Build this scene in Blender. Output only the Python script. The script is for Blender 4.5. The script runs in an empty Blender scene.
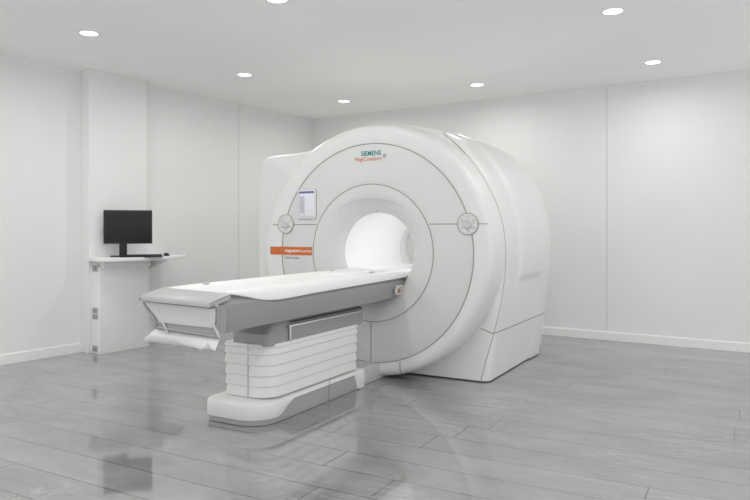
import bpy, math, random
from mathutils import Vector, Matrix
from mathutils.bvhtree import BVHTree
random.seed(4)
R = math.radians
PI = math.pi
col = bpy.context.scene.collection

# ------------------------------------------------------------------ materials
def pbr(name, color, rough=0.5, metal=0.0, coat=0.0, spec=0.5, noise=0.0, nscale=8.0, emit=None, estr=0.0):
    m = bpy.data.materials.new(name); m.use_nodes = True
    nt = m.node_tree; b = nt.nodes['Principled BSDF']
    b.inputs['Base Color'].default_value = (*color, 1)
    b.inputs['Roughness'].default_value = rough
    b.inputs['Metallic'].default_value = metal
    b.inputs['Coat Weight'].default_value = coat
    b.inputs['Specular IOR Level'].default_value = spec
    if emit:
        b.inputs['Emission Color'].default_value = (*emit, 1)
        b.inputs['Emission Strength'].default_value = estr
    if noise > 0:
        tc = nt.nodes.new('ShaderNodeTexCoord'); n = nt.nodes.new('ShaderNodeTexNoise')
        n.inputs['Scale'].default_value = nscale; n.inputs['Detail'].default_value = 3
        cr = nt.nodes.new('ShaderNodeValToRGB')
        cr.color_ramp.elements[0].position = .3; cr.color_ramp.elements[1].position = .7
        cr.color_ramp.elements[0].color = (*[c * (1 - noise) for c in color], 1)
        cr.color_ramp.elements[1].color = (*[min(1, c * (1 + noise)) for c in color], 1)
        nt.links.new(tc.outputs['Object'], n.inputs['Vector'])
        nt.links.new(n.outputs['Fac'], cr.inputs['Fac'])
        nt.links.new(cr.outputs['Color'], b.inputs['Base Color'])
    return m

M = {}
M['wall'] = pbr('wall_paint', (.79, .79, .785), .75, noise=.012, nscale=1.3, spec=.3)
M['ceiling'] = pbr('ceiling_paint', (.93, .93, .925), .85, noise=.01, nscale=1.0, spec=.2)
M['trim'] = pbr('trim_paint', (.82, .82, .815), .45)
M['seamwall'] = pbr('wall_joint', (.60, .60, .60), .8)
M['white'] = pbr('gloss_white_shell', (.745, .75, .74), .36, coat=0, noise=.006, nscale=3)
M['face'] = pbr('satin_white_shell', (.66, .665, .655), .42, noise=.006, nscale=3)
M['bore'] = pbr('bore_liner_white', (.88, .88, .88), .4)
M['top'] = pbr('tabletop_white', (.88, .885, .88), .35, coat=.1)
M['grey'] = pbr('table_grey_enamel', (.33, .333, .33), .42, noise=.01, nscale=4)
M['lightgrey'] = pbr('light_grey_plastic', (.55, .555, .55), .4)
M['capgrey'] = pbr('cap_grey_plastic', (.44, .445, .44), .4)
M['midgrey'] = pbr('mid_grey_plastic', (.34, .345, .34), .5)
M['dark'] = pbr('dark_gap', (.05, .05, .05), .6)
M['seam'] = pbr('seam_gasket', (.30, .30, .29), .7)
M['seamlight'] = pbr('pale_seam_gasket', (.52, .52, .51), .7)
M['metal'] = pbr('brushed_metal', (.78, .78, .78), .3, metal=.85)
M['frame'] = pbr('grey_metal_edge', (.33, .335, .335), .35, metal=.5)
M['orange'] = pbr('orange_label', (.60, .135, .022), .5, noise=.03, nscale=20)
M['teal'] = pbr('teal_lettering', (.0, .22, .20), .5)
M['orangetext'] = pbr('orange_lettering', (.62, .20, .06), .5)
M['whitetext'] = pbr('white_lettering', (.9, .88, .85), .5)
M['greytext'] = pbr('grey_lettering', (.30, .30, .30), .5)
M['bezel'] = pbr('screen_bezel', (.66, .665, .655), .35)
M['lcd'] = pbr('lit_lcd', (.6, .6, .65), .3, emit=(.86, .88, .96), estr=.62)
M['lcdblue'] = pbr('lit_lcd_blue', (.1, .1, .3), .3, emit=(.10, .11, .33), estr=.8)
M['lcdgrey'] = pbr('lit_lcd_grey', (.4, .4, .45), .3, emit=(.62, .65, .78), estr=.6)
M['black'] = pbr('black_plastic', (.012, .0135, .0145), .5, noise=.05, nscale=30)
M['screen'] = pbr('dark_display_glass', (.014, .015, .0155), .45, spec=.3)
M['socket'] = pbr('socket_plate', (.55, .55, .54), .5)
M['socketdark'] = pbr('socket_insert', (.30, .30, .30), .5)
M['led'] = pbr('downlight_lens', (1, 1, 1), .4, emit=(1, .99, .97), estr=14)
M['boreled'] = pbr('bore_light_lens', (1, 1, 1), .4, emit=(1, 1, 1), estr=36)
M['rust'] = pbr('orange_button', (.50, .13, .04), .4)
M['tray'] = pbr('frosted_tray_plastic', (.72, .725, .72), .25, coat=.3)

def floor_material():
    m = bpy.data.materials.new('polished_grey_planks'); m.use_nodes = True
    nt = m.node_tree; N = nt.nodes; L = nt.links; b = N['Principled BSDF']
    tc = N.new('ShaderNodeTexCoord')
    mp = N.new('ShaderNodeMapping'); mp.vector_type = 'POINT'
    L.new(tc.outputs['Object'], mp.inputs['Vector'])   # floor object is turned so x runs along the planks
    mp.inputs['Location'].default_value = (FLOOR_OX, FLOOR_OY, 0)
    br = N.new('ShaderNodeTexBrick')
    br.offset = .0; br.offset_frequency = 2; br.squash = 1
    br.inputs['Scale'].default_value = 1
    br.inputs['Brick Width'].default_value = 2.60
    br.inputs['Row Height'].default_value = .268
    br.inputs['Mortar Size'].default_value = .0032
    br.inputs['Mortar Smooth'].default_value = .1
    br.inputs['Bias'].default_value = 0
    br.inputs['Color1'].default_value = (.272, .276, .272, 1)
    br.inputs['Color2'].default_value = (.30, .304, .30, 1)
    br.inputs['Mortar'].default_value = (.10, .10, .10, 1)
    # every row of planks starts at its own random place
    sp = N.new('ShaderNodeSeparateXYZ'); L.new(mp.outputs['Vector'], sp.inputs[0])
    dv = N.new('ShaderNodeMath'); dv.operation = 'DIVIDE'; dv.inputs[1].default_value = .268; L.new(sp.outputs['Y'], dv.inputs[0])
    fl = N.new('ShaderNodeMath'); fl.operation = 'FLOOR'; L.new(dv.outputs[0], fl.inputs[0])
    wn = N.new('ShaderNodeTexWhiteNoise'); wn.noise_dimensions = '1D'; L.new(fl.outputs[0], wn.inputs['W'])
    ma = N.new('ShaderNodeMath'); ma.operation = 'MULTIPLY_ADD'; ma.inputs[1].default_value = 2.6
    L.new(wn.outputs['Value'], ma.inputs[0]); L.new(sp.outputs['X'], ma.inputs[2])
    cb = N.new('ShaderNodeCombineXYZ'); L.new(ma.outputs[0], cb.inputs['X']); L.new(sp.outputs['Y'], cb.inputs['Y'])
    L.new(cb.outputs[0], br.inputs['Vector'])
    # cloudy stone tone
    mp2 = N.new('ShaderNodeMapping'); mp2.inputs['Scale'].default_value = (.8, 1.5, 1)
    L.new(tc.outputs['Object'], mp2.inputs['Vector'])
    n1 = N.new('ShaderNodeTexNoise'); n1.inputs['Scale'].default_value = 1.7; n1.inputs['Detail'].default_value = 6
    n1.inputs['Roughness'].default_value = .6; n1.inputs['Distortion'].default_value = .8
    L.new(mp2.outputs['Vector'], n1.inputs['Vector'])
    r1 = N.new('ShaderNodeMapRange'); r1.inputs['From Min'].default_value = .3; r1.inputs['From Max'].default_value = .7
    r1.inputs['To Min'].default_value = .83; r1.inputs['To Max'].default_value = 1.17
    L.new(n1.outputs['Fac'], r1.inputs['Value'])
    mul = N.new('ShaderNodeMix'); mul.data_type = 'RGBA'; mul.blend_type = 'MULTIPLY'; mul.inputs['Factor'].default_value = 1
    L.new(br.outputs['Color'], mul.inputs['A']); L.new(r1.outputs['Result'], mul.inputs['B'])
    # pale streaky veins along the planks
    mp3 = N.new('ShaderNodeMapping'); mp3.inputs['Scale'].default_value = (1.0, 6.0, 1); mp3.inputs['Rotation'].default_value = (0, 0, .12)
    L.new(tc.outputs['Object'], mp3.inputs['Vector'])
    n2 = N.new('ShaderNodeTexNoise'); n2.inputs['Scale'].default_value = 1.6; n2.inputs['Detail'].default_value = 7
    n2.inputs['Roughness'].default_value = .62; n2.inputs['Distortion'].default_value = 1.6
    L.new(mp3.outputs['Vector'], n2.inputs['Vector'])
    sub = N.new('ShaderNodeMath'); sub.operation = 'SUBTRACT'; sub.inputs[1].default_value = .5
    ab = N.new('ShaderNodeMath'); ab.operation = 'ABSOLUTE'
    L.new(n2.outputs['Fac'], sub.inputs[0]); L.new(sub.outputs[0], ab.inputs[0])
    r2 = N.new('ShaderNodeMapRange'); r2.inputs['From Min'].default_value = 0; r2.inputs['From Max'].default_value = .02
    r2.inputs['To Min'].default_value = .42; r2.inputs['To Max'].default_value = 0
    L.new(ab.outputs[0], r2.inputs['Value'])
    n3 = N.new('ShaderNodeTexNoise'); n3.inputs['Scale'].default_value = 1.1
    L.new(tc.outputs['Object'], n3.inputs['Vector'])
    r3 = N.new('ShaderNodeMapRange'); r3.inputs['From Min'].default_value = .48; r3.inputs['From Max'].default_value = .68
    L.new(n3.outputs['Fac'], r3.inputs['Value'])
    vm = N.new('ShaderNodeMath'); vm.operation = 'MULTIPLY'
    L.new(r2.outputs['Result'], vm.inputs[0]); L.new(r3.outputs['Result'], vm.inputs[1])
    mix = N.new('ShaderNodeMix'); mix.data_type = 'RGBA'
    L.new(vm.outputs[0], mix.inputs['Factor']); L.new(mul.outputs['Result'], mix.inputs['A'])
    mix.inputs['B'].default_value = (.62, .62, .61, 1)
    # polished sealer over the stone: diffuse body under a glossy layer
    r4 = N.new('ShaderNodeMapRange'); r4.inputs['From Min'].default_value = .3; r4.inputs['From Max'].default_value = .7
    r4.inputs['To Min'].default_value = .035; r4.inputs['To Max'].default_value = .075
    L.new(n1.outputs['Fac'], r4.inputs['Value'])
    N.remove(b)
    df = N.new('ShaderNodeBsdfDiffuse'); gl = N.new('ShaderNodeBsdfAnisotropic'); ms_ = N.new('ShaderNodeMixShader')
    L.new(mix.outputs['Result'], df.inputs['Color']); L.new(r4.outputs['Result'], gl.inputs['Roughness'])
    gl.inputs['Color'].default_value = (1, 1, 1, 1)
    fr_ = N.new('ShaderNodeFresnel'); fr_.inputs['IOR'].default_value = 2.25
    mn_ = N.new('ShaderNodeMath'); mn_.operation = 'MINIMUM'; mn_.inputs[1].default_value = .42
    L.new(fr_.outputs[0], mn_.inputs[0]); L.new(mn_.outputs[0], ms_.inputs['Fac'])
    L.new(df.outputs[0], ms_.inputs[1]); L.new(gl.outputs[0], ms_.inputs[2])
    L.new(ms_.outputs[0], N['Material Output'].inputs['Surface'])
    return m

# ------------------------------------------------------------------ helpers
OFF = {}          # root name -> local offset of its origin in the frame its meshes are written in
def empty(name, off=(0, 0, 0), frame=None):
    o = bpy.data.objects.new(name, None); col.objects.link(o)
    o.empty_display_size = .1
    mw = (frame or Matrix()) @ Matrix.Translation(Vector(off))
    o.matrix_world = mw
    OFF[o.name] = Vector(off)
    return o

def tag(o, label=None, cat=None, group=None, kind=None):
    if label: o['label'] = label
    if cat: o['category'] = cat
    if group: o['group'] = group
    if kind: o['kind'] = kind
    return o

def mesh(name, verts, faces, mat, parent=None, smooth=True, ang=35, frame=None, bevel=0, segs=2):
    me = bpy.data.meshes.new(name)
    off = OFF.get(parent.name, Vector()) if parent else Vector()
    me.from_pydata([Vector(v) - off for v in verts], [], faces)
    me.validate(); me.update()
    import bmesh
    bm = bmesh.new(); bm.from_mesh(me)
    bmesh.ops.recalc_face_normals(bm, faces=bm.faces)
    if bevel > 0:
        es = [e for e in bm.edges if len(e.link_faces) == 2 and e.calc_face_angle(0) > R(40)]
        bmesh.ops.bevel(bm, geom=es, offset=bevel, segments=segs, affect='EDGES', profile=.5, clamp_overlap=True)
    bm.to_mesh(me); bm.free()
    for p in me.polygons: p.use_smooth = smooth
    if smooth: me.set_sharp_from_angle(angle=R(ang))
    me.materials.append(mat)
    o = bpy.data.objects.new(name, me); col.objects.link(o)
    if parent:
        o.parent = parent; OFF[o.name] = off
    elif frame is not None:
        o.matrix_world = frame
    return o

def box(name, x0, x1, y0, y1, z0, z1, mat, parent=None, bevel=.004, frame=None, segs=2):
    v = [(x, y, z) for x in (x0, x1) for y in (y0, y1) for z in (z0, z1)]
    f = [(0, 1, 3, 2), (4, 6, 7, 5), (0, 4, 5, 1), (2, 3, 7, 6), (0, 2, 6, 4), (1, 5, 7, 3)]
    return mesh(name, v, f, mat, parent, bevel=bevel, frame=frame, segs=segs)

def prism(name, poly, axis, lo, hi, mat, parent=None, bevel=.003, frame=None, segs=2, ang=30):
    """poly: 2D outline; axis: extrusion axis index; the two others take the outline in order"""
    n = len(poly); v = []
    oth = [i for i in range(3) if i != axis]
    for h in (lo, hi):
        for p in poly:
            c = [0, 0, 0]; c[axis] = h; c[oth[0]] = p[0]; c[oth[1]] = p[1]; v.append(tuple(c))
    f = [tuple(range(n)), tuple(range(n, 2 * n))] + [(i, (i + 1) % n, (i + 1) % n + n, i + n) for i in range(n)]
    return mesh(name, v, f, mat, parent, bevel=bevel, frame=frame, segs=segs, ang=ang)

def loft(name, rings, mat, parent=None, closed=True, caps=True, ang=35, frame=None, bevel=0):
    n = len(rings[0]); v = [p for r in rings for p in r]; f = []
    for i in range(len(rings) - 1):
        for j in range(n if closed else n - 1):
            a, b = i * n + j, i * n + (j + 1) % n
            f.append((a, b, b + n, a + n))
    if caps:
        f.append(tuple(range(n))); f.append(tuple(range((len(rings) - 1) * n, len(rings) * n)))
    return mesh(name, v, f, mat, parent, ang=ang, frame=frame, bevel=bevel)

def tube(name, pts, r, mat, parent=None, closed=False, k=6, frame=None):
    pts = [Vector(p) for p in pts]; n = len(pts); rings = []
    for i, p in enumerate(pts):
        if closed: t = pts[(i + 1) % n] - pts[i - 1]
        else: t = pts[min(i + 1, n - 1)] - pts[max(i - 1, 0)]
        t.normalize()
        up = Vector((0, 0, 1)) if abs(t.z) < .9 else Vector((0, 1, 0))
        s = t.cross(up).normalized(); q = s.cross(t).normalized()
        rings.append([p + (s * math.cos(2 * PI * j / k) + q * math.sin(2 * PI * j / k)) * r for j in range(k)])
    if closed: rings.append(rings[0])
    return loft(name, rings, mat, parent, caps=not closed, ang=80, frame=frame)

def rrect(x0, x1, y0, y1, rad, seg=6, rads=None):
    """rounded rectangle outline, counter-clockwise from the lower left"""
    rs = rads or (rad,) * 4     # (x0y0, x1y0, x1y1, x0y1)
    out = []
    for (cx, cy, a0, r) in ((x0 + rs[0], y0 + rs[0], 180, rs[0]), (x1 - rs[1], y0 + rs[1], 270, rs[1]),
                            (x1 - rs[2], y1 - rs[2], 0, rs[2]), (x0 + rs[3], y1 - rs[3], 90, rs[3])):
        for i in range(seg + 1):
            t = R(a0 + 90 * i / seg); out.append((cx + r * math.cos(t), cy + r * math.sin(t)))
    return out

def disc(name, c, nrm, r, depth, mat, parent=None, n=32, prof=None, frame=None):
    """turned piece: prof = [(radius, height)...] along nrm from c"""
    nrm = Vector(nrm).normalized(); c = Vector(c)
    up = Vector((0, 0, 1)) if abs(nrm.z) < .9 else Vector((0, 1, 0))
    s = nrm.cross(up).normalized(); q = s.cross(nrm).normalized()
    prof = prof or [(r, 0), (r, depth * .7), (r - depth * .3, depth)]
    rings = [[c + nrm * h + (s * math.cos(2 * PI * j / n) + q * math.sin(2 * PI * j / n)) * rr for j in range(n)] for rr, h in prof]
    return loft(name, rings, mat, parent, ang=40, frame=frame)

def text(name, s, size, mat, parent, mtx, sx=1.0, extrude=.0008, spacing=1.0, bold=0.0):
    cu = bpy.data.curves.new(name + '_c', 'FONT'); cu.body = s; cu.size = size; cu.extrude = extrude
    cu.space_character = spacing; cu.offset = bold
    t = bpy.data.objects.new(name + '_t', cu); col.objects.link(t)
    bpy.context.view_layer.update()
    me = bpy.data.meshes.new_from_object(t.evaluated_get(bpy.context.evaluated_depsgraph_get()))
    bpy.data.objects.remove(t)
    off = OFF.get(parent.name, Vector())
    me.transform(Matrix.Translation(-off) @ mtx @ Matrix.Diagonal((sx, 1, 1, 1)))
    me.materials.clear(); me.materials.append(mat); me.name = name
    o = bpy.data.objects.new(name, me); col.objects.link(o); o.parent = parent
    OFF[o.name] = off
    return o

def smoothstep(a, b, x):
    t = max(0., min(1., (x - a) / (b - a))); return t * t * (3 - 2 * t)
def interp(xs, ys, x):
    if x <= xs[0]: return ys[0]
    for i in range(len(xs) - 1):
        if x <= xs[i + 1]:
            return ys[i] + (ys[i + 1] - ys[i]) * (x - xs[i]) / (xs[i + 1] - xs[i])
    return ys[-1]
def catmull(P, n, closed=False):
    """resample a smooth curve through P with n points, even in arc length"""
    D = []
    for i in range(len(P) - 1):
        p0 = P[max(i - 1, 0)]; p1 = P[i]; p2 = P[i + 1]; p3 = P[min(i + 2, len(P) - 1)]
        for k in range(24):
            t = k / 24
            D.append(tuple(.5 * (2 * b + (c - a) * t + (2 * a - 5 * b + 4 * c - d) * t * t + (3 * b - a - 3 * c + d) * t ** 3)
                           for a, b, c, d in zip(p0, p1, p2, p3)))
    D.append(P[-1])
    acc = [0]
    for i in range(1, len(D)): acc.append(acc[-1] + math.dist(D[i], D[i - 1]))
    out = []; j = 0
    for i in range(n):
        s = acc[-1] * i / (n - 1)
        while j < len(acc) - 2 and acc[j + 1] < s: j += 1
        t = (s - acc[j]) / max(1e-9, acc[j + 1] - acc[j])
        out.append(tuple(a + (b - a) * t for a, b in zip(D[j], D[j + 1])))
    return out

# ------------------------------------------------------------------ camera
WORLD = 5.5
H = 3.0; EYE = 1.31; FPX = 668.0
cam = bpy.data.cameras.new('camera'); co = bpy.data.objects.new('camera', cam); col.objects.link(co)
co.location = (0, 0, EYE); co.rotation_euler = (R(90), 0, 0)
cam.sensor_width = 36; cam.lens = 36 * FPX / 750; cam.shift_y = -21 / 750
cam.clip_start = .05; cam.clip_end = 60
bpy.context.scene.camera = co

# ------------------------------------------------------------------ frames
TH = R(29)
SO = Vector((-.0175, 5.87, 0))
SF = Matrix.Translation(SO) @ Matrix.Rotation(-TH, 4, 'Z')     # scanner frame: x across the face, y down the bore
C0 = Vector((-.978, 10.32, 0))                                  # far corner of the room
LW = Vector((.5615, .8275, 0)).normalized(); LN = Vector((LW.y, -LW.x, 0))      # left wall: along, into the room
RW = Vector((.8380, -.5460, 0)).normalized(); RN = Vector((RW.y, -RW.x, 0))     # right wall: along, into the room
def frame_of(o, x, z=Vector((0, 0, 1))):
    y = z.cross(x); m = Matrix((x, y, z)).transposed().to_4x4(); m.translation = o; return m
LF = frame_of(Vector((-3.613, 6.436, 0)), LW)                   # x along the left wall, y = into the wall (room is -y)
RF = frame_of(C0, RW)                                           # x along the right wall from the corner (room is -y)
LLEN = (C0 - LF.translation).length
RL, LL = 8.0, 9.5                                              # room lengths along the two walls

# ------------------------------------------------------------------ setting
FA = SF                                                          # floor planks follow the scanner axis
FLOOR_OX = .70; FLOOR_OY = 3.10 + .268 * 20
P0 = C0; P1 = C0 + RW * RL; P3 = C0 - LW * LL; P2 = P1 - LW * LL
inv = FA.inverted()
def slab(name, pts, z0, z1, mat, frame=None):
    iv = frame.inverted() if frame else Matrix()
    n = len(pts)
    v = [iv @ Vector((p.x, p.y, z)) for z in (z0, z1) for p in pts]
    f = [tuple(range(n)), tuple(range(n, 2 * n))] + [(i, (i + 1) % n, (i + 1) % n + n, i + n) for i in range(n)]
    return tag(mesh(name, v, f, mat, smooth=False, frame=frame), kind='structure')
slab('floor', [P0, P1, P2, P3], -.1, 0, floor_material(), FA)
slab('ceiling', [P0, P1, P2, P3], H, H + .1, M['ceiling'])
def wall(name, a, b, ins):
    d = (b - a).normalized(); n = ins
    slab(name, [a - d * .1, b + d * .1, b + d * .1 - n * .1, a - d * .1 - n * .1], 0, H, M['wall'])
wall('wall_left', P3, P0, LN)
wall('wall_right', P0, P1, RN)
# walls behind the viewpoint are left out so world light reaches the ceiling

def sx_at(px, d):
    """distance along the left wall where the sight line through column px meets the plane d in front of it"""
    o = LF.translation + LN * d; rx = (px - 375) / FPX
    # o + LW*s = t*(rx,1)
    s = (rx * o.y - o.x) / (LW.x - rx * LW.y); return s
def d_at(px, s):
    lo, hi = 0., 1.5
    for _ in range(50):
        m = (lo + hi) / 2; p = LF.translation + LW * s + LN * m
        if 375 + FPX * p.x / p.y < px: lo = m
        else: hi = m
    return lo
s_c0 = sx_at(80, 0); d_c = d_at(89, s_c0); s_c1 = sx_at(146.5, d_c)
s_b0 = sx_at(91, d_c); d_b = d_at(100, s_b0); s_b1 = sx_at(149, d_b)
print('column', s_c0, d_c, s_c1, 'box', s_b0, d_b, s_b1)
tag(box('trim_1', s_c0, s_c1, -d_c, .02, 0, H, M['wall'], bevel=.004, frame=LF), kind='structure')
# skirting boards with a small top chamfer
def skirting(name, frame, x0, x1, y):
    prism(name, [(y, 0), (y, .088), (y + .006, .1), (y + .016, .1), (y + .016, 0)], 0, x0, x1, M['trim'], frame=frame, bevel=0, ang=10)
    tag(bpy.data.objects[name], kind='structure')
skirting('baseboard_left', LF, LLEN - LL, s_c0, -.016)
skirting('baseboard_left_far', LF, s_c1, LLEN - .016, -.016)
skirting('baseboard_right', RF, .0, RL, -.016)
# panel joints in the walls
s_j = sx_at(238.6, 0)
tag(box('trim_2', s_j - .004, s_j + .004, -.003, .01, .1, H, M['seamwall'], bevel=0, frame=LF), kind='structure')
rx = (607 - 375) / FPX
t_j = (rx * C0.y - C0.x) / (RW.x - rx * RW.y)
tag(box('trim_3', t_j - .004, t_j + .004, -.003, .01, .1, H, M['seamwall'], bevel=0, frame=RF), kind='structure')

# ------------------------------------------------------------------ downlights
def downlight(u, a, label, src=None):
    w = SF @ Vector((u, a, 0))
    r = empty('ceiling_downlight', (0, 0, 0), Matrix.Translation((w.x, w.y, H)))
    tag(r, label, 'ceiling light', 'recessed downlights in the ceiling')
    if src is None:
        n = 40
        prof = [(.072, -.001), (.074, -.006), (.088, -.006), (.092, -.003), (.092, .0)]
        rings = [[(rr * math.cos(2 * PI * j / n), rr * math.sin(2 * PI * j / n), h) for j in range(n)] for rr, h in prof]
        loft('trim_ring', rings, M['trim'], r, caps=False)
        disc('lens', (0, 0, -.0005), (0, 0, -1), .073, .004, M['led'], r, n=40, prof=[(.073, 0), (.073, .002), (.05, .0035), (.01, .004)])
    else:
        for ch in src.children:
            c = ch.copy(); col.objects.link(c); c.parent = r
    return r
lights = [(-2.088, -1.283, 'round white downlight nearest the left wall, leftmost of all'),
          (-1.93, .573, 'round downlight over the left wall joint, second in the left row from the camera'),
          (-1.773, 2.39, 'small round downlight just above the far corner of the room'),
          (-.148, -1.182, 'downlight cut off by the top edge of the photo, left of centre'),
          (1.964, .298, 'round downlight at top right, nearest the camera on the right side'),
          (2.044, 2.151, 'round downlight close to the right wall, rightmost of all'),
          (.117, 2.286, 'round downlight on the ceiling behind the scanner, above its top right')]
src = None
for u_, a_, lb in lights:
    d = downlight(u_, a_, lb, src); src = src or d
# lamps of those fittings, of the ceiling grid behind the viewpoint, and two added wall fills
def lamp(u, a, power, size=.15):
    w = SF @ Vector((u, a, 0))
    li = bpy.data.lights.new('downlight_or_fill_lamp', 'AREA'); li.shape = 'DISK'; li.size = size; li.energy = power
    li.color = (1, .995, .985); li.spread = R(172)
    o = bpy.data.objects.new('downlight_or_fill_lamp', li); col.objects.link(o)
    o.location = (w.x, w.y, H - .012)
for u_, a_, _l in lights: lamp(u_, a_, 38 if u_ < -1 else 32)
back = [(-2.1, -3.1), (-.1, -3.0), (1.9, -1.5), (1.9, -3.3), (3.8, .3), (3.8, -1.5), (3.8, -3.3), (-2.1, -4.8), (-.1, -4.8), (1.9, -4.9), (-3.6, -3.1), (-3.6,-4.8)]  # last two are added fills that brighten the left wall
for u_, a_ in back:
    if u_ > 3: continue
    w = SF @ Vector((u_, a_, 0))
    lamp(u_, a_, 30, .30)

# ================================================================== MRI SCANNER
CU, CZ = -.028, 1.10
sc = empty('mri_scanner', (0, .9, 0), SF)
tag(sc, 'large white MRI scanner with round bore and orange label strip, standing in mid room', 'medical scanner')

def pol(Rr, phi, a): return (CU + Rr * math.cos(phi), a, CZ + Rr * math.sin(phi))
def Rout(phi):
    d = math.degrees(phi) % 360
    if d > 180 + 150: d -= 360
    return interp([-90, -25, 0, 45, 80, 110, 150, 185, 230, 270], [1.09, 1.10, 1.125, 1.140, 1.135, 1.140, 1.175, 1.195, 1.16, 1.09], d)
NS = 180
PH = [2 * PI * j / NS for j in range(NS)]
# --- face panel, between the bore ring seam and the outer seam
def ann(name, rings, mat, ang=35):
    return loft(name, [[pol(r_(p) if callable(r_) else r_, p, a_) for p in PH] for r_, a_ in rings], mat, sc, caps=False, ang=ang)
SEAM_IN, SEAM_OUT = .605, .962
face = ann('face_panel', [(SEAM_IN + .002, .02), (SEAM_IN + .002, .002), (SEAM_IN + .006, 0), (.7, 0), (.8, 0), (SEAM_OUT - .006, 0), (SEAM_OUT - .002, .002), (SEAM_OUT - .002, .02)], M['face'])
# --- outer ring with rounded shoulder, running back into the body
prof = [(-.0, .0)]
def ring_R(k, lift): return lambda p: (Rout(p) - .060) + .060 * k + lift * max(0, math.sin((p if p < PI * 1.4 else p - 2 * PI) * .5 + .45)) ** 2
outer = ann('front_cover', [(SEAM_OUT + .002, .02), (SEAM_OUT + .002, .002), (SEAM_OUT + .006, 0), (ring_R(-.1, 0), 0), (ring_R(.15, 0), .003), (ring_R(.35, 0), .008), (ring_R(.55, 0), .017),
                            (ring_R(.75, 0), .032), (ring_R(.9, 0), .055), (ring_R(.98, 0), .09), (ring_R(1.0, .004), .15), (ring_R(1.0, .012), .20),
                            (ring_R(1.0, .02), .26), (ring_R(1.0, .026), .31), (ring_R(.7, .02), .318), (ring_R(.2, 0), .32)], M['white'], ang=50)
# --- flared bore surround
fun = []
for k in range(17):
    t = k / 16
    rr = SEAM_IN - .003 - (SEAM_IN - .003 - .370) * (1 - (1 - t) ** 1.2)
    fun.append((rr, .0 + .125 * (t ** 2.1)))
ann('bore_surround', [(SEAM_IN - .002, .02), (SEAM_IN - .002, .003)] + fun + [(.365, .133), (.364, .16)], M['face'], ang=50)
ann('bore_tube', [(.364, .158), (.362, .17), (.362, 1.0), (.362, 1.31)], M['bore'])
ann('bore_rear_ring', [(.362, 1.316), (.364, 1.33), (.364, 1.45), (.385, 1.47), (.40, 1.56), (.47, 1.68), (.56, 1.80), (.66, 1.88), (.70, 1.93)], M['bore'], ang=50)
# thin dark joints
tube('bore_ring_seam', [pol(SEAM_IN, p, -.0003) for p in PH], .0034, M['seam'], sc, closed=True)
tube('outer_ring_seam', [pol(SEAM_OUT, p, -.0003) for p in PH], .0036, M['seam'], sc, closed=True)
tube('bore_edge_ring', [pol(.3625, p, .157) for p in PH], .0035, M['bezel'], sc, closed=True)
tube('bore_liner_seam', [pol(.3625, p, 1.313) for p in PH], .004, M['seamlight'], sc, closed=True)
tube('rim_bead', [(lambda v_: (v_[0], .006, v_[2]))(pol(Rout(R(d_)) - .045, R(d_), 0)) for d_ in range(104, 205, 2)], .006, M['white'], sc)
# brow over the bore
br = []
for k in range(25):
    t = -1 + 2 * k / 24
    phi = R(90 - 42 * t); w_ = (1 - t * t)
    br.append([pol(.500 + .0 * w_, phi, .016), pol(.502, phi, .016 - .012 * w_), pol(.500 - .016 * w_, phi, .010 - .018 * w_ ** 1.5 + .012),
               pol(.478 - .012 * w_, phi, .035)])
loft('bore_brow', br, M['face'], sc, closed=True, ang=60)
# small camera / lens above the mouth of the bore
disc('bore_camera', pol(.374, R(90), .120), (0, -1, -.4), .012, .006, M['lightgrey'], sc, n=20)
for mid in (2, 34):
    p0 = [pol(.360, R(mid + d_), a_) for a_ in (.24, 1.42) for d_ in (-3, 3)]
    p1 = [pol(.355, R(mid + d_), a_) for a_ in (.24, 1.42) for d_ in (-3, 3)]
    mesh('bore_light', p0 + p1, [(0, 1, 3, 2), (4, 5, 7, 6), (0, 1, 5, 4), (2, 3, 7, 6), (0, 2, 6, 4), (1, 3, 7, 5)], M['boreled'], sc, smooth=False)

# --- body cover behind: round on the right, square shoulder on the left
BO = [(.955, 0), (.985, .22), (1.015, .45), (1.055, .75), (1.078, 1.0), (1.082, 1.15), (1.06, 1.38), (1.00, 1.60), (.895, 1.82), (.71, 2.05), (.48, 2.19), (.22, 2.255),
      (-.05, 2.265), (-.30, 2.235), (-.55, 2.16), (-.78, 2.095), (-.98, 2.062), (-1.20, 2.048), (-1.33, 2.035), (-1.41, 1.985), (-1.445, 1.89), (-1.455, 1.6), (-1.455, .8), (-1.455, 0)]
NB = 220
out = catmull(BO, NB)
nrm = []
for i in range(NB):
    a_, b_ = out[max(i - 1, 0)], out[min(i + 1, NB - 1)]
    t_ = Vector((b_[0] - a_[0], b_[1] - a_[1])).normalized(); nrm.append((t_.y, -t_.x))
def a_start(i):
    u_, z_ = out[i]
    if u_ > .3: return .30
    if u_ < -.7: return interp([-1.2, -.7], [.19, .26], u_)
    return interp([-.7, .3], [.26, .30], u_)
def body_pt(i, a, inset=0., raise_=True):
    u_, z_ = out[i]; n_ = nrm[i]
    taper = .010 * max(0, (a - 1.0)) ** 2
    d = -inset - taper * (1 if z_ > .5 else .3)
    if raise_ and u_ > .05:                                       # raised rear side panel
        sa = smoothstep(.78, .84, a) - .0
        sz = smoothstep(.845, .885, z_) * (1) if a < 1.40 else smoothstep(.845, .885, z_) + (1 - smoothstep(.845, .885, z_)) * smoothstep(1.40, 1.6, a)
        up = smoothstep(.05, .35, u_)
        d += .020 * sa * sz * up
        d -= .012 * math.exp(-((a - .73) / .09) ** 2) * smoothstep(.8, .95, z_) * up
    z = max(0.0, z_ + n_[1] * d)
    if i == 0 or i == NB - 1: z = 0.0
    return (u_ + n_[0] * d, a, z)
rings = []
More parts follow.
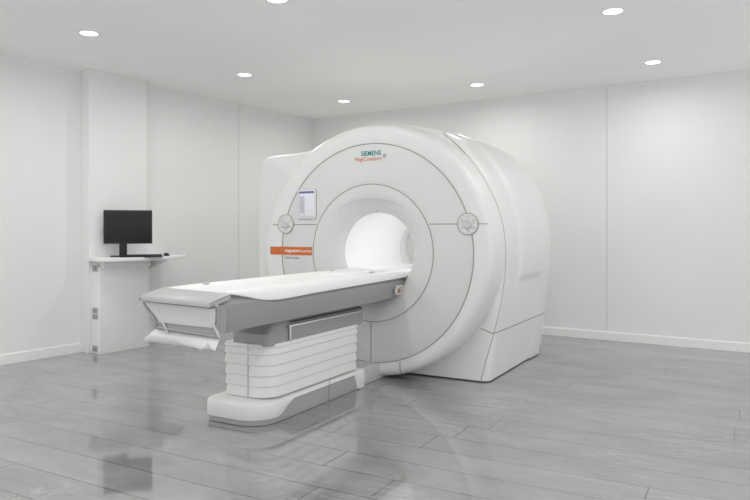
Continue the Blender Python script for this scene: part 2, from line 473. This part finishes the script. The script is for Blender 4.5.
for da, ins in ((0, .42), (0, .30), (0, .20), (0, .10), (.002, .055), (.008, .035), (.02, .016), (.035, .006), (.055, .001), (.08, 0)):
    if ins >= .2:
        k_ = {.42: 1, .30: .6, .20: .25}[ins]; rg_ = []
        for i in range(NB):
            p = body_pt(i, a_start(i), .10, False); c_ = Vector((p[0] - CU, p[2] - CZ)); c_ = c_.normalized() * .8
            rg_.append((p[0] + (CU + c_.x - p[0]) * k_, p[1], p[2] + (max(.02, CZ + c_.y) - p[2]) * k_))
        rings.append(rg_)
    else:
        rings.append([body_pt(i, a_start(i) + da, ins, False) for i in range(NB)])
avals = [.42, .48, .54, .60, .65, .69, .72, .75, .77, .785, .80, .815, .83, .845, .87, .9, .95] + [1 + .04 * k for k in range(0, 20)]
for a in avals: rings.append([body_pt(i, a) for i in range(NB)])
for a, ins in ((1.82, .0), (1.86, .01), (1.89, .03), (1.91, .06), (1.92, .10), (1.92, .2)):
    rings.append([body_pt(i, a, ins) for i in range(NB)])
NF = 24
def close_floor(rg):
    p, q = Vector(rg[0]), Vector(rg[-1]); m_ = Vector((CU, (p.y + q.y) / 2, .012)); hidden = abs(p.z) > .2
    p2 = Vector((p.x, p.y, max(p.z, .012))); q2 = Vector((q.x, q.y, max(q.z, .012)))
    body_ = [(x, y, max(z, .012)) for x, y, z in rg]
    if hidden: m_ = Vector((CU, p.y, .32))
    m_.y = p.y
    A_ = [tuple(m_.lerp(p2, k / NF)) for k in range(NF)]
    m2 = Vector((m_.x, q.y, m_.z))
    Bq = [tuple(q2.lerp(m2, k / NF)) for k in range(1, NF)]
    return A_ + body_ + Bq
rings = [close_floor(r_) for r_ in rings]
# rear opening: last ring follows the rear bore edge
last = []
for p in rings[-1]:
    c_ = Vector((p[0] - CU, p[2] - CZ)).normalized() * .69; last.append((CU + c_.x, 1.925, CZ + c_.y))
rings.append(last)
body = loft('body_cover', rings, M['white'], sc, closed=True, caps=False, ang=50)
prism('plinth_shadow_base', [(-1.40, .24), (-.2, .24), (.40, .40), (.93, .46), (.93, 1.82), (-1.40, 1.82)], 2, 0, .02, M['dark'], sc, bevel=0)  # black inset: shade of the gap under the skirt put into its colour

def bvh_of(o):
    off = OFF[o.name]
    return BVHTree.FromPolygons([v.co + off for v in o.data.vertices], [tuple(p.vertices) for p in o.data.polygons])
B_body = bvh_of(body); B_outer = bvh_of(outer); B_face = bvh_of(face)
SI = SF.inverted()
def sight(px, py, trees):
    """nearest surface point of the scanner on the sight line, in scanner coordinates"""
    o = SI @ Vector((0, 0, EYE)); d = (SI.to_3x3() @ Vector(((px - 375) / FPX, 1, (229 - py) / FPX))).normalized()
    best = None
    for t in trees:
        h = t.ray_cast(o, d)
        if h[0] is not None and (best is None or h[3] < best[3]): best = h
    return best
def on_face(u, z, lift=.001):
    o = Vector((u, -1, z)); best = None
    for t in (B_face, B_outer):
        h = t.ray_cast(o, Vector((0, 1, 0)))
        if h[0] is not None and (best is None or h[3] < best[3]): best = h
    return None if best is None else Vector((u, best[0].y - lift, z))
def face_line(name, u0, u1, z0, z1, n=24, r=.0038):
    pts = [on_face(u0 + (u1 - u0) * k / n, z0 + (z1 - z0) * k / n, .0003) for k in range(n + 1)]
    tube(name, [p for p in pts if p is not None], r, M['seam'], sc)
ZL = 1.352
def half(r): return math.sqrt(r * r - (ZL - CZ) ** 2)
face_line('face_seam', CU - half(1.10), CU - half(SEAM_IN), ZL, ZL)
face_line('face_seam', CU + half(SEAM_IN), CU + half(1.105), ZL, ZL)
face_line('face_seam', -.022, -.022, .497, .142)
face_line('face_seam', .265, .265, .168, .045)

def stroke(name, pix, trees, r=.0035, mat=None, n=40, lift=0.0):
    pp = catmull(pix, n); pts = []
    for x, y in pp:
        h = sight(x, y, trees)
        if h is not None: pts.append(h[0] + h[1] * lift)
    if len(pts) > 2: return tube(name, pts, r, mat or M['seam'], sc)
# vertical joint wrapping round the right of the body, and the joint above the foot panel
stroke('body_seam', [(443, 133), (461, 149), (479, 171), (490, 190), (497, 205), (503, 226), (505.7, 251), (505, 272), (503, 290), (499, 312), (494, 333), (487, 357), (481, 380)], [B_body, B_outer], .0034, n=90)
stroke('foot_panel_seam', [(481, 328.5), (487, 331), (492, 333), (496, 332.5), (510, 327), (527, 320), (546, 312.3)], [B_body, B_outer], .0048)
for x, y in ((504, 337.5), (517, 331.8), (530, 326.3), (541, 321)):
    h = sight(x, y, [B_body])
    if h: disc('screw_cap', h[0] - h[1] * .001, h[1], .005, .003, M['seam'], sc, n=10)
stroke('top_notch', [(443, 132.5), (447, 131.8), (449, 130.8)], [B_body, B_outer], .003, n=6)

# --- round control knobs on either side
def knob(u, z, name='control_knob'):
    p = on_face(u, z, 0)
    k = disc(name, p + Vector((0, .004, 0)), (0, -1, 0), .09, .02, M['bezel'], sc, n=48,
             prof=[(.088, 0), (.088, .008), (.085, .011), (.072, .012), (.070, .009), (.046, .008), (.044, .012), (.040, .017), (.030, .019), (.006, .019)])
    tube('knob_rim', [p + Vector((.0885 * math.cos(2 * PI * j / 48), -.005, .088 * math.sin(2 * PI * j / 48))) for j in range(48)], .0035, M['seam'], k, closed=True)
    c = disc('jog_button', p + Vector((0, -.010, 0)), (0, -1, 0), .03, .012, M['lightgrey'], k, n=32,
             prof=[(.036, 0), (.036, .008), (.030, .013), (.012, .010), (.003, .010)])
    for q in range(6):
        an = R(60 * q + 30); cc = p + Vector((.058 * math.cos(an), -.003, .058 * math.sin(an)))
        disc('push_button', cc, (0, -1, 0), .010, .006, M['lightgrey'], k, n=16)
knob(.886, 1.351); knob(-.944, 1.358)

# --- touch screen
def fbox(name, u0, u1, z0, z1, a0, a1, rad, mat, parent):
    pl = rrect(u0, u1, z0, z1, rad)
    return prism(name, pl, 1, a0, a1, mat, parent, bevel=.0015)
scr = fbox('touch_screen', -.803, -.597, 1.402, 1.680, -.012, .004, .022, M['bezel'], sc)
tube('screen_edge', [(x, -.002, z) for x, z in rrect(-.803, -.597, 1.402, 1.680, .022)], .003, M['seam'], scr, closed=True)
fbox('display', -.783, -.614, 1.430, 1.660, -.0145, -.011, .003, M['lcd'], scr)
fbox('header_bar', -.783, -.614, 1.641, 1.660, -.0165, -.0144, .001, M['lcdblue'], scr)
fbox('side_pane', -.776, -.720, 1.455, 1.615, -.0160, -.0144, .001, M['lcdgrey'], scr)
fbox('side_pane', -.690, -.655, 1.575, 1.580, -.0160, -.0144, .001, M['lcdgrey'], scr)
fbox('side_pane', -.660, -.630, 1.605, 1.610, -.0160, -.0144, .001, M['lcdgrey'], scr)
fbox('home_mark', -.727, -.719, 1.434, 1.441, -.0160, -.0144, .001, M['lcdblue'], scr)

# --- orange label strip following the cover
def strip(name, u0, u1, z0, z1, mat, n=30, lift=.003):
    v = []; f = []
    for k in range(n + 1):
        u_ = u0 + (u1 - u0) * k / n
        for zz in (z0, z1):
            p = on_face(u_, zz, lift)
            q = on_face(u_, zz, -.002)
            if p is None: p = Vector((u_, .05, zz)); q = p + Vector((0, .005, 0))
            v += [p, q]
    for k in range(n):
        b = 4 * k
        f += [(b, b + 2, b + 6, b + 4), (b + 1, b + 5, b + 7, b + 3), (b, b + 4, b + 5, b + 1), (b + 2, b + 3, b + 7, b + 6)]
    f += [(0, 1, 3, 2), (4 * n, 4 * n + 2, 4 * n + 3, 4 * n + 1)]
    return mesh(name, v, f, mat, sc)
lab = strip('label_strip', -1.128, -.630, 1.066, 1.142, M['orange'])
FT = Matrix.Rotation(R(90), 4, 'X')      # text standing on the face, read from the front
def face_text(name, s, u, z, width, size, mat, parent, a=-.0035, rot=0, bold=0.0):
    T = Matrix.Translation((u, a, z)) @ FT @ Matrix.Rotation(rot, 4, 'Z')
    o = text(name, s, size, mat, parent, T, bold=bold)
    xs = [v.co.x for v in o.data.vertices]; w = max(xs) - min(xs); x0 = min(xs)
    k = width / w
    for v in o.data.vertices: v.co.x = x0 + (v.co.x - x0) * k
    return o
face_text('strip_lettering', 'magnetom', -.955, 1.093, .175, .046, M['whitetext'], lab, a=-.0045, bold=.0005)
face_text('strip_lettering', 'Lumina', -.768, 1.093, .115, .042, M['whitetext'], lab, a=-.0045)
face_text('caption_lettering', 'Total for Manager', -.955, 1.032, .165, .026, M['greytext'], sc, a=-.002)
face_text('logo_lettering', 'SIEMENS', -.122, 1.957, .200, .060, M['teal'], sc, a=-.0015, bold=.0007)
face_text('script_lettering', 'MagiCreators', -.190, 1.912, .272, .052, M['orangetext'], sc, a=-.0015, rot=R(0))
for q in range(3):
    for w_ in range(3):
        if q + w_ in (1, 2, 3):
            u_ = .098 + .013 * q + .004 * w_; z_ = 1.930 + .014 * w_ + .004 * q
            tube('logo_mark', [(u_ + .005 * math.cos(t * PI / 5), -.0015, z_ + .006 * math.sin(t * PI / 5)) for t in range(10)], .0010, M['greytext'], sc, closed=True)

# --- docking foot between the table and the scanner
foot = loft('docking_foot', [[(x, y, z) for x, z in rrect(-.30, .065 - max(0, y - .1) * .1, .0, .145 - .02 * smoothstep(-.1, .2, y), .012, 3)] for y in (-.36, -.2, -.05, .08, .17, .20)], M['lightgrey'], sc)

# ================================================================== PATIENT TABLE
tb = empty('patient_table', (-.1, -1.0, 0), SF)
tag(tb, 'long white and grey patient table running out of the scanner bore on a ribbed pedestal', 'patient table')
TL, TR = -.305, .255                       # long edges of the tabletop
TM = (TL + TR) / 2
# grey body (carrier)
def ring_body(a, hw_top, hw_bot, zb, zt, zsh, r=.035):
    """section: flat bottom, sides leaning out to zsh, shoulder chamfer up to zt"""
    P = [(-hw_bot + r, zb), (hw_bot - r, zb), (hw_bot - r * .3, zb + r * .25), (hw_bot, zb + r), (hw_top - .004, zsh - .03), (hw_top, zsh), (hw_top - .012, zsh + .015), (hw_top - .045, zt),
         (-hw_top + .045, zt), (-hw_top + .012, zsh + .015), (-hw_top, zsh), (-hw_top + .004, zsh - .03), (-hw_bot, zb + r), (-hw_bot + r * .3, zb + r * .25)]
    return [(TM + x, a, z) for x, z in P]
rb = [ring_body(-2.262, .255, .232, .716, .888, .850), ring_body(-2.250, .264, .241, .704, .896, .858), ring_body(-2.15, .274, .243, .697, .914, .872), ring_body(-1.9, .277, .238, .697, .915, .872), ring_body(-1.7, .275, .236, .697, .90, .84),
      ring_body(-1.0, .273, .236, .70, .90, .85), ring_body(-.2, .273, .236, .703, .90, .855)]
ends = ring_body(.06, .273, .236, .705, .90, .855)
# slanted far end: top reaches further into the bore than the bottom
ends = [(x, .05 + .13 * ((z - .705) / .2), z) for x, _a, z in ends]
carrier = loft('carrier', rb + [ends], M['grey'], tb, ang=30, bevel=0)
# foot end: bezel frame, pale panel, dark slot, cap
fr = [(-.332, .880), (-.325, .890), (.235, .878), (.262, .862), (.268, .84), (.262, .722), (.245, .705), (-.175, .722), (-.205, .735), (-.222, .76), (-.325, .862)]
fr = catmull(fr + [fr[0]], 60)[:-1]
tube('end_frame', [(x, -2.268, z) for x, z in fr], .0085, M['frame'], tb, closed=True)
mesh('end_plate', [(x, -2.266, z) for x, z in fr] + [(x, -2.20, z) for x, z in fr],
     [tuple(range(59)), tuple(range(59, 118))] + [(i, (i + 1) % 59, (i + 1) % 59 + 59, i + 59) for i in range(59)], M['grey'], tb, ang=50)
pn = [(-.305, .866), (-.295, .872), (.225, .862), (.247, .855), (.254, .84), (.252, .785), (.24, .764), (.20, .752), (-.165, .756), (-.19, .764), (-.215, .79), (-.30, .855)]
pn = catmull(pn + [pn[0]], 60)[:-1]
mesh('end_panel', [(x, -2.274, z) for x, z in pn] + [(x, -2.262, z) for x, z in pn],
     [tuple(range(59)), tuple(range(59, 118))] + [(i, (i + 1) % 59, (i + 1) % 59 + 59, i + 59) for i in range(59)], M['lightgrey'], tb, ang=50)
prism('end_slot', [(-.300, .872), (.220, .860), (.224, .876), (-.302, .886)], 1, -2.277, -2.262, M['dark'], tb, bevel=.001)
# sloping grey cap at the foot end
cap = []
for a, zt, th_, x0, x1 in ((-2.300, .896, .012, -.310, .226), (-2.298, .905, .026, -.312, .230), (-2.285, .914, .030, -.314, .236), (-2.235, .930, .036, -.308, .244), (-2.18, .944, .034, -.296, .252), (-2.148, .949, .030, -.292, .254)):
    sk = -.012
    cap.append([(x0, a, zt - th_), (x1, a, zt - th_ + sk), (x1 + .002, a, zt + sk - .004), (x1 - .006, a, zt + sk), (x0 + .006, a, zt), (x0 - .002, a, zt - .004)])
loft('end_cap', cap, M['capgrey'], tb, ang=40)
tube('cap_seam', [(-.293, -2.165, .9465), (.24, -2.165, .9345), (.262, -2.165, .928)], .0022, M['seamlight'], tb)
tube('cap_seam', [(.232, -2.30, .890), (.248, -2.24, .910), (.258, -2.15, .930)], .0028, M['seam'], tb)
# tabletop: shallow dished white slab, its skirt dipping near the foot end
sa = [-2.155, -2.10, -2.0, -1.9, -1.8, -1.7, -1.55, -1.35, -1.1, -.8, -.5, -.2, .05, .2, .24, .25]
zb_ = lambda a: interp([-2.16, -2.05, -1.95, -1.85, -1.75, -1.6, -1.35, -1.0, .3], [.930, .915, .888, .868, .858, .857, .865, .870, .888], a)
top = []
for a in sa:
    zb = zb_(a); zt = interp([-2.155, -2.05, -1.8, .25], [.946, .950, .950, .952], a)
    w0, w1 = TL, TR
    ins = interp([-2.155, -2.05, -1.8], [.012, .004, -.012], a)
    if a > .2: ins += (a - .2) * .3
    x0, x1 = w0 + ins, w1 - ins
    zb = min(zb, zt - .012)
    top.append([(x0 + .02, a, zb), (x1 - .02, a, zb), (x1 - .002, a, zb + .004), (x1, a, zb + .012), (x1 - .006, a, zt - .006), (x1 - .016, a, zt), (x1 - .05, a, zt - .001), (x1 - .062, a, zt - .006), (TM + .1, a, zt - .013), (TM, a, zt - .015),
                (TM - .1, a, zt - .013), (x0 + .062, a, zt - .006), (x0 + .05, a, zt - .001), (x0 + .016, a, zt), (x0 + .006, a, zt - .006), (x0, a, zb + .012), (x0 + .002, a, zb + .004)])
tabletop = loft('tabletop', top, M['top'], tb, ang=60)
# small fittings on the top
for (x, a) in ((TL + .03, -1.83), (TL + .025, -.28), (.12, -.28)):
    prism('strap_anchor', rrect(x, x + .03, a, a + .05, .006, 3), 2, .945, .957, M['lightgrey'], tb, bevel=.001)
prism('head_rest', rrect(-.20, .12, -.62, .02, .05), 2, .936, .953, M['top'], tb, bevel=.004)
# emergency stop on the flank
es = disc('stop_plate', (.2450, -.018, .785), (1, 0, 0), .04, .01, M['bezel'], tb, n=32, prof=[(.043, 0), (.043, .012), (.040, .014), (.01, .0145)])
box('stop_bracket', .205, .2585, -.018, .082, .742, .828, M['bezel'], tb, bevel=.008)
disc('stop_button', (.258, -.018, .781), (1, 0, 0), .018, .018, M['rust'], es, n=24)
disc('stop_key', (.258, .030, .805), (1, 0, 0), .006, .008, M['rust'], es, n=12)
# neck below the carrier
loft('column_neck', [[(x, y, z) for x, y in rrect(-.25 + i_, .085 - i_, -1.575 + i_ * 3, -.30, .05)] for z, i_ in ((.52, 0), (.60, .0), (.66, .015), (.705, .03))], M['grey'], tb)
# side rail with posts
rail = box('side_rail', .088, .106, -1.37, -.32, .630, .643, M['metal'], tb, bevel=.003)
box('rail_post', .090, .104, -1.362, -1.346, .525, .632, M['metal'], rail, bevel=.002)
box('rail_backing', .084, .090, -1.34, -.33, .545, .630, M['midgrey'], tb, bevel=.002)
box('rail_slot', .082, .0885, -1.32, -.34, .655, .668, M['dark'], tb, bevel=.001)
# ribbed pedestal: bands stepping like a bellows
def ped_ring(z, ins, x0=-.305, x1=.103, a0=-1.60, a1=-.43):
    return [(x, y, z) for x, y in rrect(x0 + ins, x1 - ins, a0 + ins, a1 - ins, .10, 8, rads=(.05, .15, .02, .05))]
zs = [.172, .245, .315, .388, .460, .508, .533]
for k in range(len(zs) - 1):
    lo, hi = zs[k], zs[k + 1]
    o_ = .002 - .0015 * k
    loft('bellows_band', [ped_ring(lo, .016 + o_), ped_ring(lo + .001, .007 + o_), ped_ring(lo + .004, .004 + o_), ped_ring(lo + .4 * (hi - lo), .005 + o_), ped_ring(hi, .012 + o_)], M['white'], tb, ang=45)
tube('pedestal_seam', [(-.075, -1.5975, z) for k, z in enumerate([.175, .24, .246, .31, .317, .385, .39, .455, .462, .53])], .0022, M['seam'], tb)
# plinth: white shell with a waved lower edge over a grey base
PX0, PX1, PA0, PA1 = -.405, .105, -1.69, -.325
def pl_out(ins): return rrect(PX0 + ins, PX1 - ins, PA0 + ins, PA1 - ins, .1, 14, rads=(.09, .20, .012, .09))
def densify(P, step=.03):
    o_ = []
    n = len(P)
    for i in range(n):
        a, b = P[i], P[(i + 1) % n]; d = math.dist(a, b); m = max(1, int(d / step))
        for k in range(m): o_.append((a[0] + (b[0] - a[0]) * k / m, a[1] + (b[1] - a[1]) * k / m))
    return o_
oo = densify(pl_out(0))
cx, cy = (PX0 + PX1) / 2, (PA0 + PA1) / 2
def inn(p, d):
    x = min(max(p[0], PX0 + .2), PX1 - .2); y = min(max(p[1], PA0 + .2), PA1 - .2)
    v = Vector((p[0] - x, p[1] - y)); L_ = v.length; v = v * ((L_ - d) / L_); return (x + v.x, y + v.y)
def lowz(p):
    if p[0] > 0 or True:
        return .040 + .085 * smoothstep(-1.50, -1.30, p[1]) * (1 - smoothstep(-.49, -.42, p[1])) - .036 * smoothstep(-.49, -.42, p[1])
sh = [[(*inn(p, .02), lowz(p) + .002) for p in oo], [(*inn(p, .004), lowz(p)) for p in oo], [(*p, lowz(p) + .006) for p in oo],
      [(*p, max(lowz(p) + .010, .126)) for p in oo], [(*inn(p, .004), .142) for p in oo], [(*inn(p, .012), .150) for p in oo], [(*inn(p, .030), .156) for p in oo], [(*inn(p, .12), .174) for p in oo], [(*inn(p, .19), .176) for p in oo]]
loft('plinth_cover', sh, M['white'], tb, ang=40)
loft('plinth_base', [[(*inn(p, d_), z) for p in oo] for z, d_ in ((0, .022), (.004, .012), (.12, .010), (.135, .02))], M['grey'], tb, ang=40)
tube('plinth_seam', [(.0985, -.86, .01), (.0995, -.86, .12), (.107, -.86, .127), (.107, -.862, .150), (.10, -.865, .158)], .0025, M['seam'], tb)
# clear tray hooked under the foot end
tr = []
NX = 36
for k in range(NX + 1):
    t = k / NX
    x = -.235 + .505 * t
    ztop = .716 - .012 * t
    zlip = interp([0, .10, .50, .56, .62, .74, .80, .88, .94, 1.0], [.668, .690, .694, .684, .668, .660, .655, .645, .662, .700], t)
    zbot = .640 - .006 * t
    sec = []
    for q in range(17):
        s_ = q / 16
        if s_ < .5:
            g = s_ / .5; y = -2.245 - .045 * math.sin(g * PI / 2); z = zbot + (ztop - zbot) * (1 - math.sin(g * PI / 2)) ** .8
        else:
            g = (s_ - .5) / .5; y = -2.290 - .055 * math.sin(g * PI / 2); z = zbot + (zlip - zbot) * (1 - math.cos(g * PI / 2))
        sec.append((x - .05 * math.sin(min(1, s_ * 1.3) * PI) * (1 - smoothstep(0, .3, t)), y, z))
    tr.append(sec)
th_ = .0035
ringt = [s + [(p[0], p[1], p[2] - th_) for i, p in reversed(list(enumerate(s)))] for s in tr]
tray = loft('paper_tray', ringt, M['tray'], tb, ang=50)
for (x0, z0, x1, z1) in ((-.205, .832, -.120, .700), (.213, .828, .300 - .02, .700)):
    dx = x1 - x0
    mesh('tray_arm', [(x0 - .009, -2.279, z0), (x0 + .009, -2.279, z0 + .004), (x1 + .009, -2.276, z1), (x1 - .009, -2.276, z1),
                      (x0 - .009, -2.272, z0), (x0 + .009, -2.272, z0 + .004), (x1 + .009, -2.268, z1), (x1 - .009, -2.268, z1)],
         [(0, 1, 2, 3), (4, 7, 6, 5), (0, 4, 5, 1), (1, 5, 6, 2), (2, 6, 7, 3), (3, 7, 4, 0)], M['lightgrey'], tray, bevel=.001)

# bed rails inside the bore (part of the scanner)
bed = loft('bore_bed', [[(x, a, z) for x, z in ((-.31, .885), (.26, .885), (.272, .905), (.266, .93), (.245, .935), (.235, .915), (-.285, .915), (-.297, .935), (-.315, .93), (-.322, .905))] for a in (.19, .4, 1.0, 1.46)], M['bore'], sc, ang=40)
for a in (.30, .62):
    box('bed_clip', .236, .252, a, a + .03, .934, .955, M['midgrey'] if a < .4 else M['lightgrey'], bed, bevel=.002)

# ================================================================== WALL DESK
def lp(px, d):         # point in the left wall frame (x along wall, y = -d)
    return (sx_at(px, d), -d)
ZT = 1.01
dk = empty('wall_desk', ((s_b0 + s_b1) / 2, -d_b / 2, 0), LF)
tag(dk, 'white wall mounted desk shelf with support panel below, holding the computer', 'desk')
sR = sx_at(184, .56)
poly = [(s_c0 - .03, -.02), (s_c0 - .03, -(d_c + .10)), lp(92, .34), lp(104, .47), lp(120, .55), lp(150, .60), lp(172, .62)]
poly = catmull([poly[1], poly[2], poly[3], poly[4], poly[5], poly[6]], 24)
e = poly[-1]
poly2 = poly + [lp(178, .61), lp(182.5, .58), lp(185.5, .52), lp(186, .44), (lp(186, .44)[0], -.004), (s_c1 + .002, -.004), (s_c1 + .002, -d_c - .001), (s_c0 - .0, -d_c - .001), (s_c0 - .03, -d_c - .0)]
prism('shelf', poly2, 2, ZT - .036, ZT, M['trim'], dk, bevel=.004, segs=2, ang=40)
box('support_panel', s_b0, s_b1, -d_b, -d_c - .0005, 0, ZT - .10, M['trim'], dk, bevel=.003)
# apron below the shelf and its triangular end bracket
box('apron', s_b0 + .02, s_b1 + .0, -d_b - .03, -d_c - .0006, ZT - .11, ZT - .036, M['trim'], dk, bevel=.003)
sb = e[0] + .03
mesh('bracket', [(sb, -.004, ZT - .036), (sb, -.50, ZT - .036), (sb, -.50, ZT - .05), (sb, -.06, ZT - .20), (sb, -.004, ZT - .20),
                 (sb + .02, -.004, ZT - .036), (sb + .02, -.50, ZT - .036), (sb + .02, -.50, ZT - .05), (sb + .02, -.06, ZT - .20), (sb + .02, -.004, ZT - .20)],
     [(0, 1, 2, 3, 4), (9, 8, 7, 6, 5), (0, 5, 6, 1), (1, 6, 7, 2), (2, 7, 8, 3), (3, 8, 9, 4), (4, 9, 5, 0)], M['trim'], dk, bevel=.002)

# sockets on the side of the support panel
def socket(z0, z1, ngang, label, px0=92.8, px1=98.4):
    da = d_at(px0, s_b0); db = d_at(px1, s_b0)
    r = empty('power_socket', (s_b0, -(da + db) / 2, z0), LF)
    tag(r, label, 'socket', 'sockets on the desk support panel')
    pl = box('face_plate', s_b0 - .008, s_b0 - .0005, -db, -da, z0, z1, M['socket'], r, bevel=.002)
    n = ngang
    for k in range(n):
        h = (z1 - z0) / n; zc = z0 + h * (k + .5)
        i_ = box('socket_insert', s_b0 - .0105, s_b0 - .0075, -(db - .012), -(da + .012), zc - h * .34, zc + h * .34, M['socketdark'], pl, bevel=.001)
zz = lambda py: EYE - (py - 229) * 7.13 / FPX
socket(zz(350.3) if zz(350.3) > .02 else .02, zz(343), 1, 'small grey power socket low on the support panel, just above the floor')
socket(zz(318), zz(306), 2, 'tall grey double socket halfway up the side of the support panel')
socket(zz(271), zz(263.5), 1, 'small grey socket directly under the desk shelf')

# ================================================================== COMPUTER
mo_s, mo_y = lp(123.2, .32)
mf = LF @ Matrix.Translation((mo_s, mo_y, 0))
mo = mf.translation.copy()
MF = Matrix.Translation((mo.x, mo.y, ZT)) @ Matrix.Rotation(R(12), 4, 'Z')
mn = empty('computer_monitor', (0, 0, 0), MF)
tag(mn, 'black flat computer monitor with a dark screen standing on the wall desk', 'monitor')
ZB = .142; ZH = .360; W2 = .247; XO = .055
hs = box('housing', XO - W2, XO + W2, -.052, -.022, ZB, ZB + ZH, M['black'], mn, bevel=.005)
box('screen_panel', XO - W2 + .016, XO + W2 - .016, -.0535, -.050, ZB + .018, ZB + ZH - .015, M['screen'], mn, bevel=.001)
box('rear_shell', XO - .17, XO + .17, -.024, .012, ZB + .05, ZB + ZH - .05, M['black'], mn, bevel=.012)
box('neck', -.038, .038, -.020, .018, .010, ZB + .16, M['black'], mn, bevel=.004)
prism('stand_base', rrect(-.125, .125, -.07, .10, .02), 2, 0.0, .012, M['black'], mn, bevel=.003)

k_s, k_y = lp(141.5, .525)
kw = LF @ Vector((k_s, k_y, 0))
KF = Matrix.Translation((kw.x, kw.y, ZT)) @ Matrix.Rotation(R(16), 4, 'Z')
kb = empty('keyboard', (0, 0, 0), KF)
tag(kb, 'thin black computer keyboard lying in front of the monitor on the desk', 'keyboard')
prism('keyboard_body', [(-.066, 0), (.066, 0), (.066, .020), (.055, .022), (-.055, .012), (-.066, .008)], 0, -.215, .215, M['black'], kb, bevel=.002)
for row in range(5):
    y = -.046 + row * .022
    zr = .0125 + row * .0026
    box('key_row', -.205, .205, y - .009, y + .009, zr, zr + .005, M['black'], kb, bevel=.0015)
m_s, m_y = lp(166.5, .50)
w_ = LF @ Vector((m_s, m_y, 0))
MS = Matrix.Translation((w_.x, w_.y, ZT)) @ Matrix.Rotation(R(30), 4, 'Z')
ms = empty('computer_mouse', (0, 0, 0), MS)
tag(ms, 'small black computer mouse at the right end of the keyboard', 'mouse')
rg = []
for z, s_, y0 in ((0, .92, 0), (.004, 1.0, 0), (.014, .98, .001), (.024, .85, .004), (.031, .62, .008), (.035, .30, .010), (.036, .05, .010)):
    rg.append([(.031 * s_ * math.cos(2 * PI * j / 28), y0 + .054 * s_ * math.sin(2 * PI * j / 28), z) for j in range(28)])
loft('mouse_body', rg, M['black'], ms, ang=60)
disc('scroll_wheel', (-.003, -.026, .026), (1, 0, 0), .009, .006, M['midgrey'], ms, n=16)

# ------------------------------------------------------------------ world and view
wd = bpy.data.worlds.new('world'); bpy.context.scene.world = wd; wd.use_nodes = True
wd.node_tree.nodes['Background'].inputs[0].default_value = (.8, .8, .8, 1)
wd.node_tree.nodes['Background'].inputs[1].default_value = WORLD
s = bpy.context.scene
s.view_settings.view_transform = 'Standard'; s.view_settings.look = 'None'; s.view_settings.gamma = 1
s.view_settings.use_curve_mapping = False
s.view_settings.exposure = -1.92
s.cycles.max_bounces = 12; s.cycles.diffuse_bounces = 8; s.cycles.glossy_bounces = 4
s.cycles.sample_clamp_indirect = 4
bpy.context.view_layer.update()
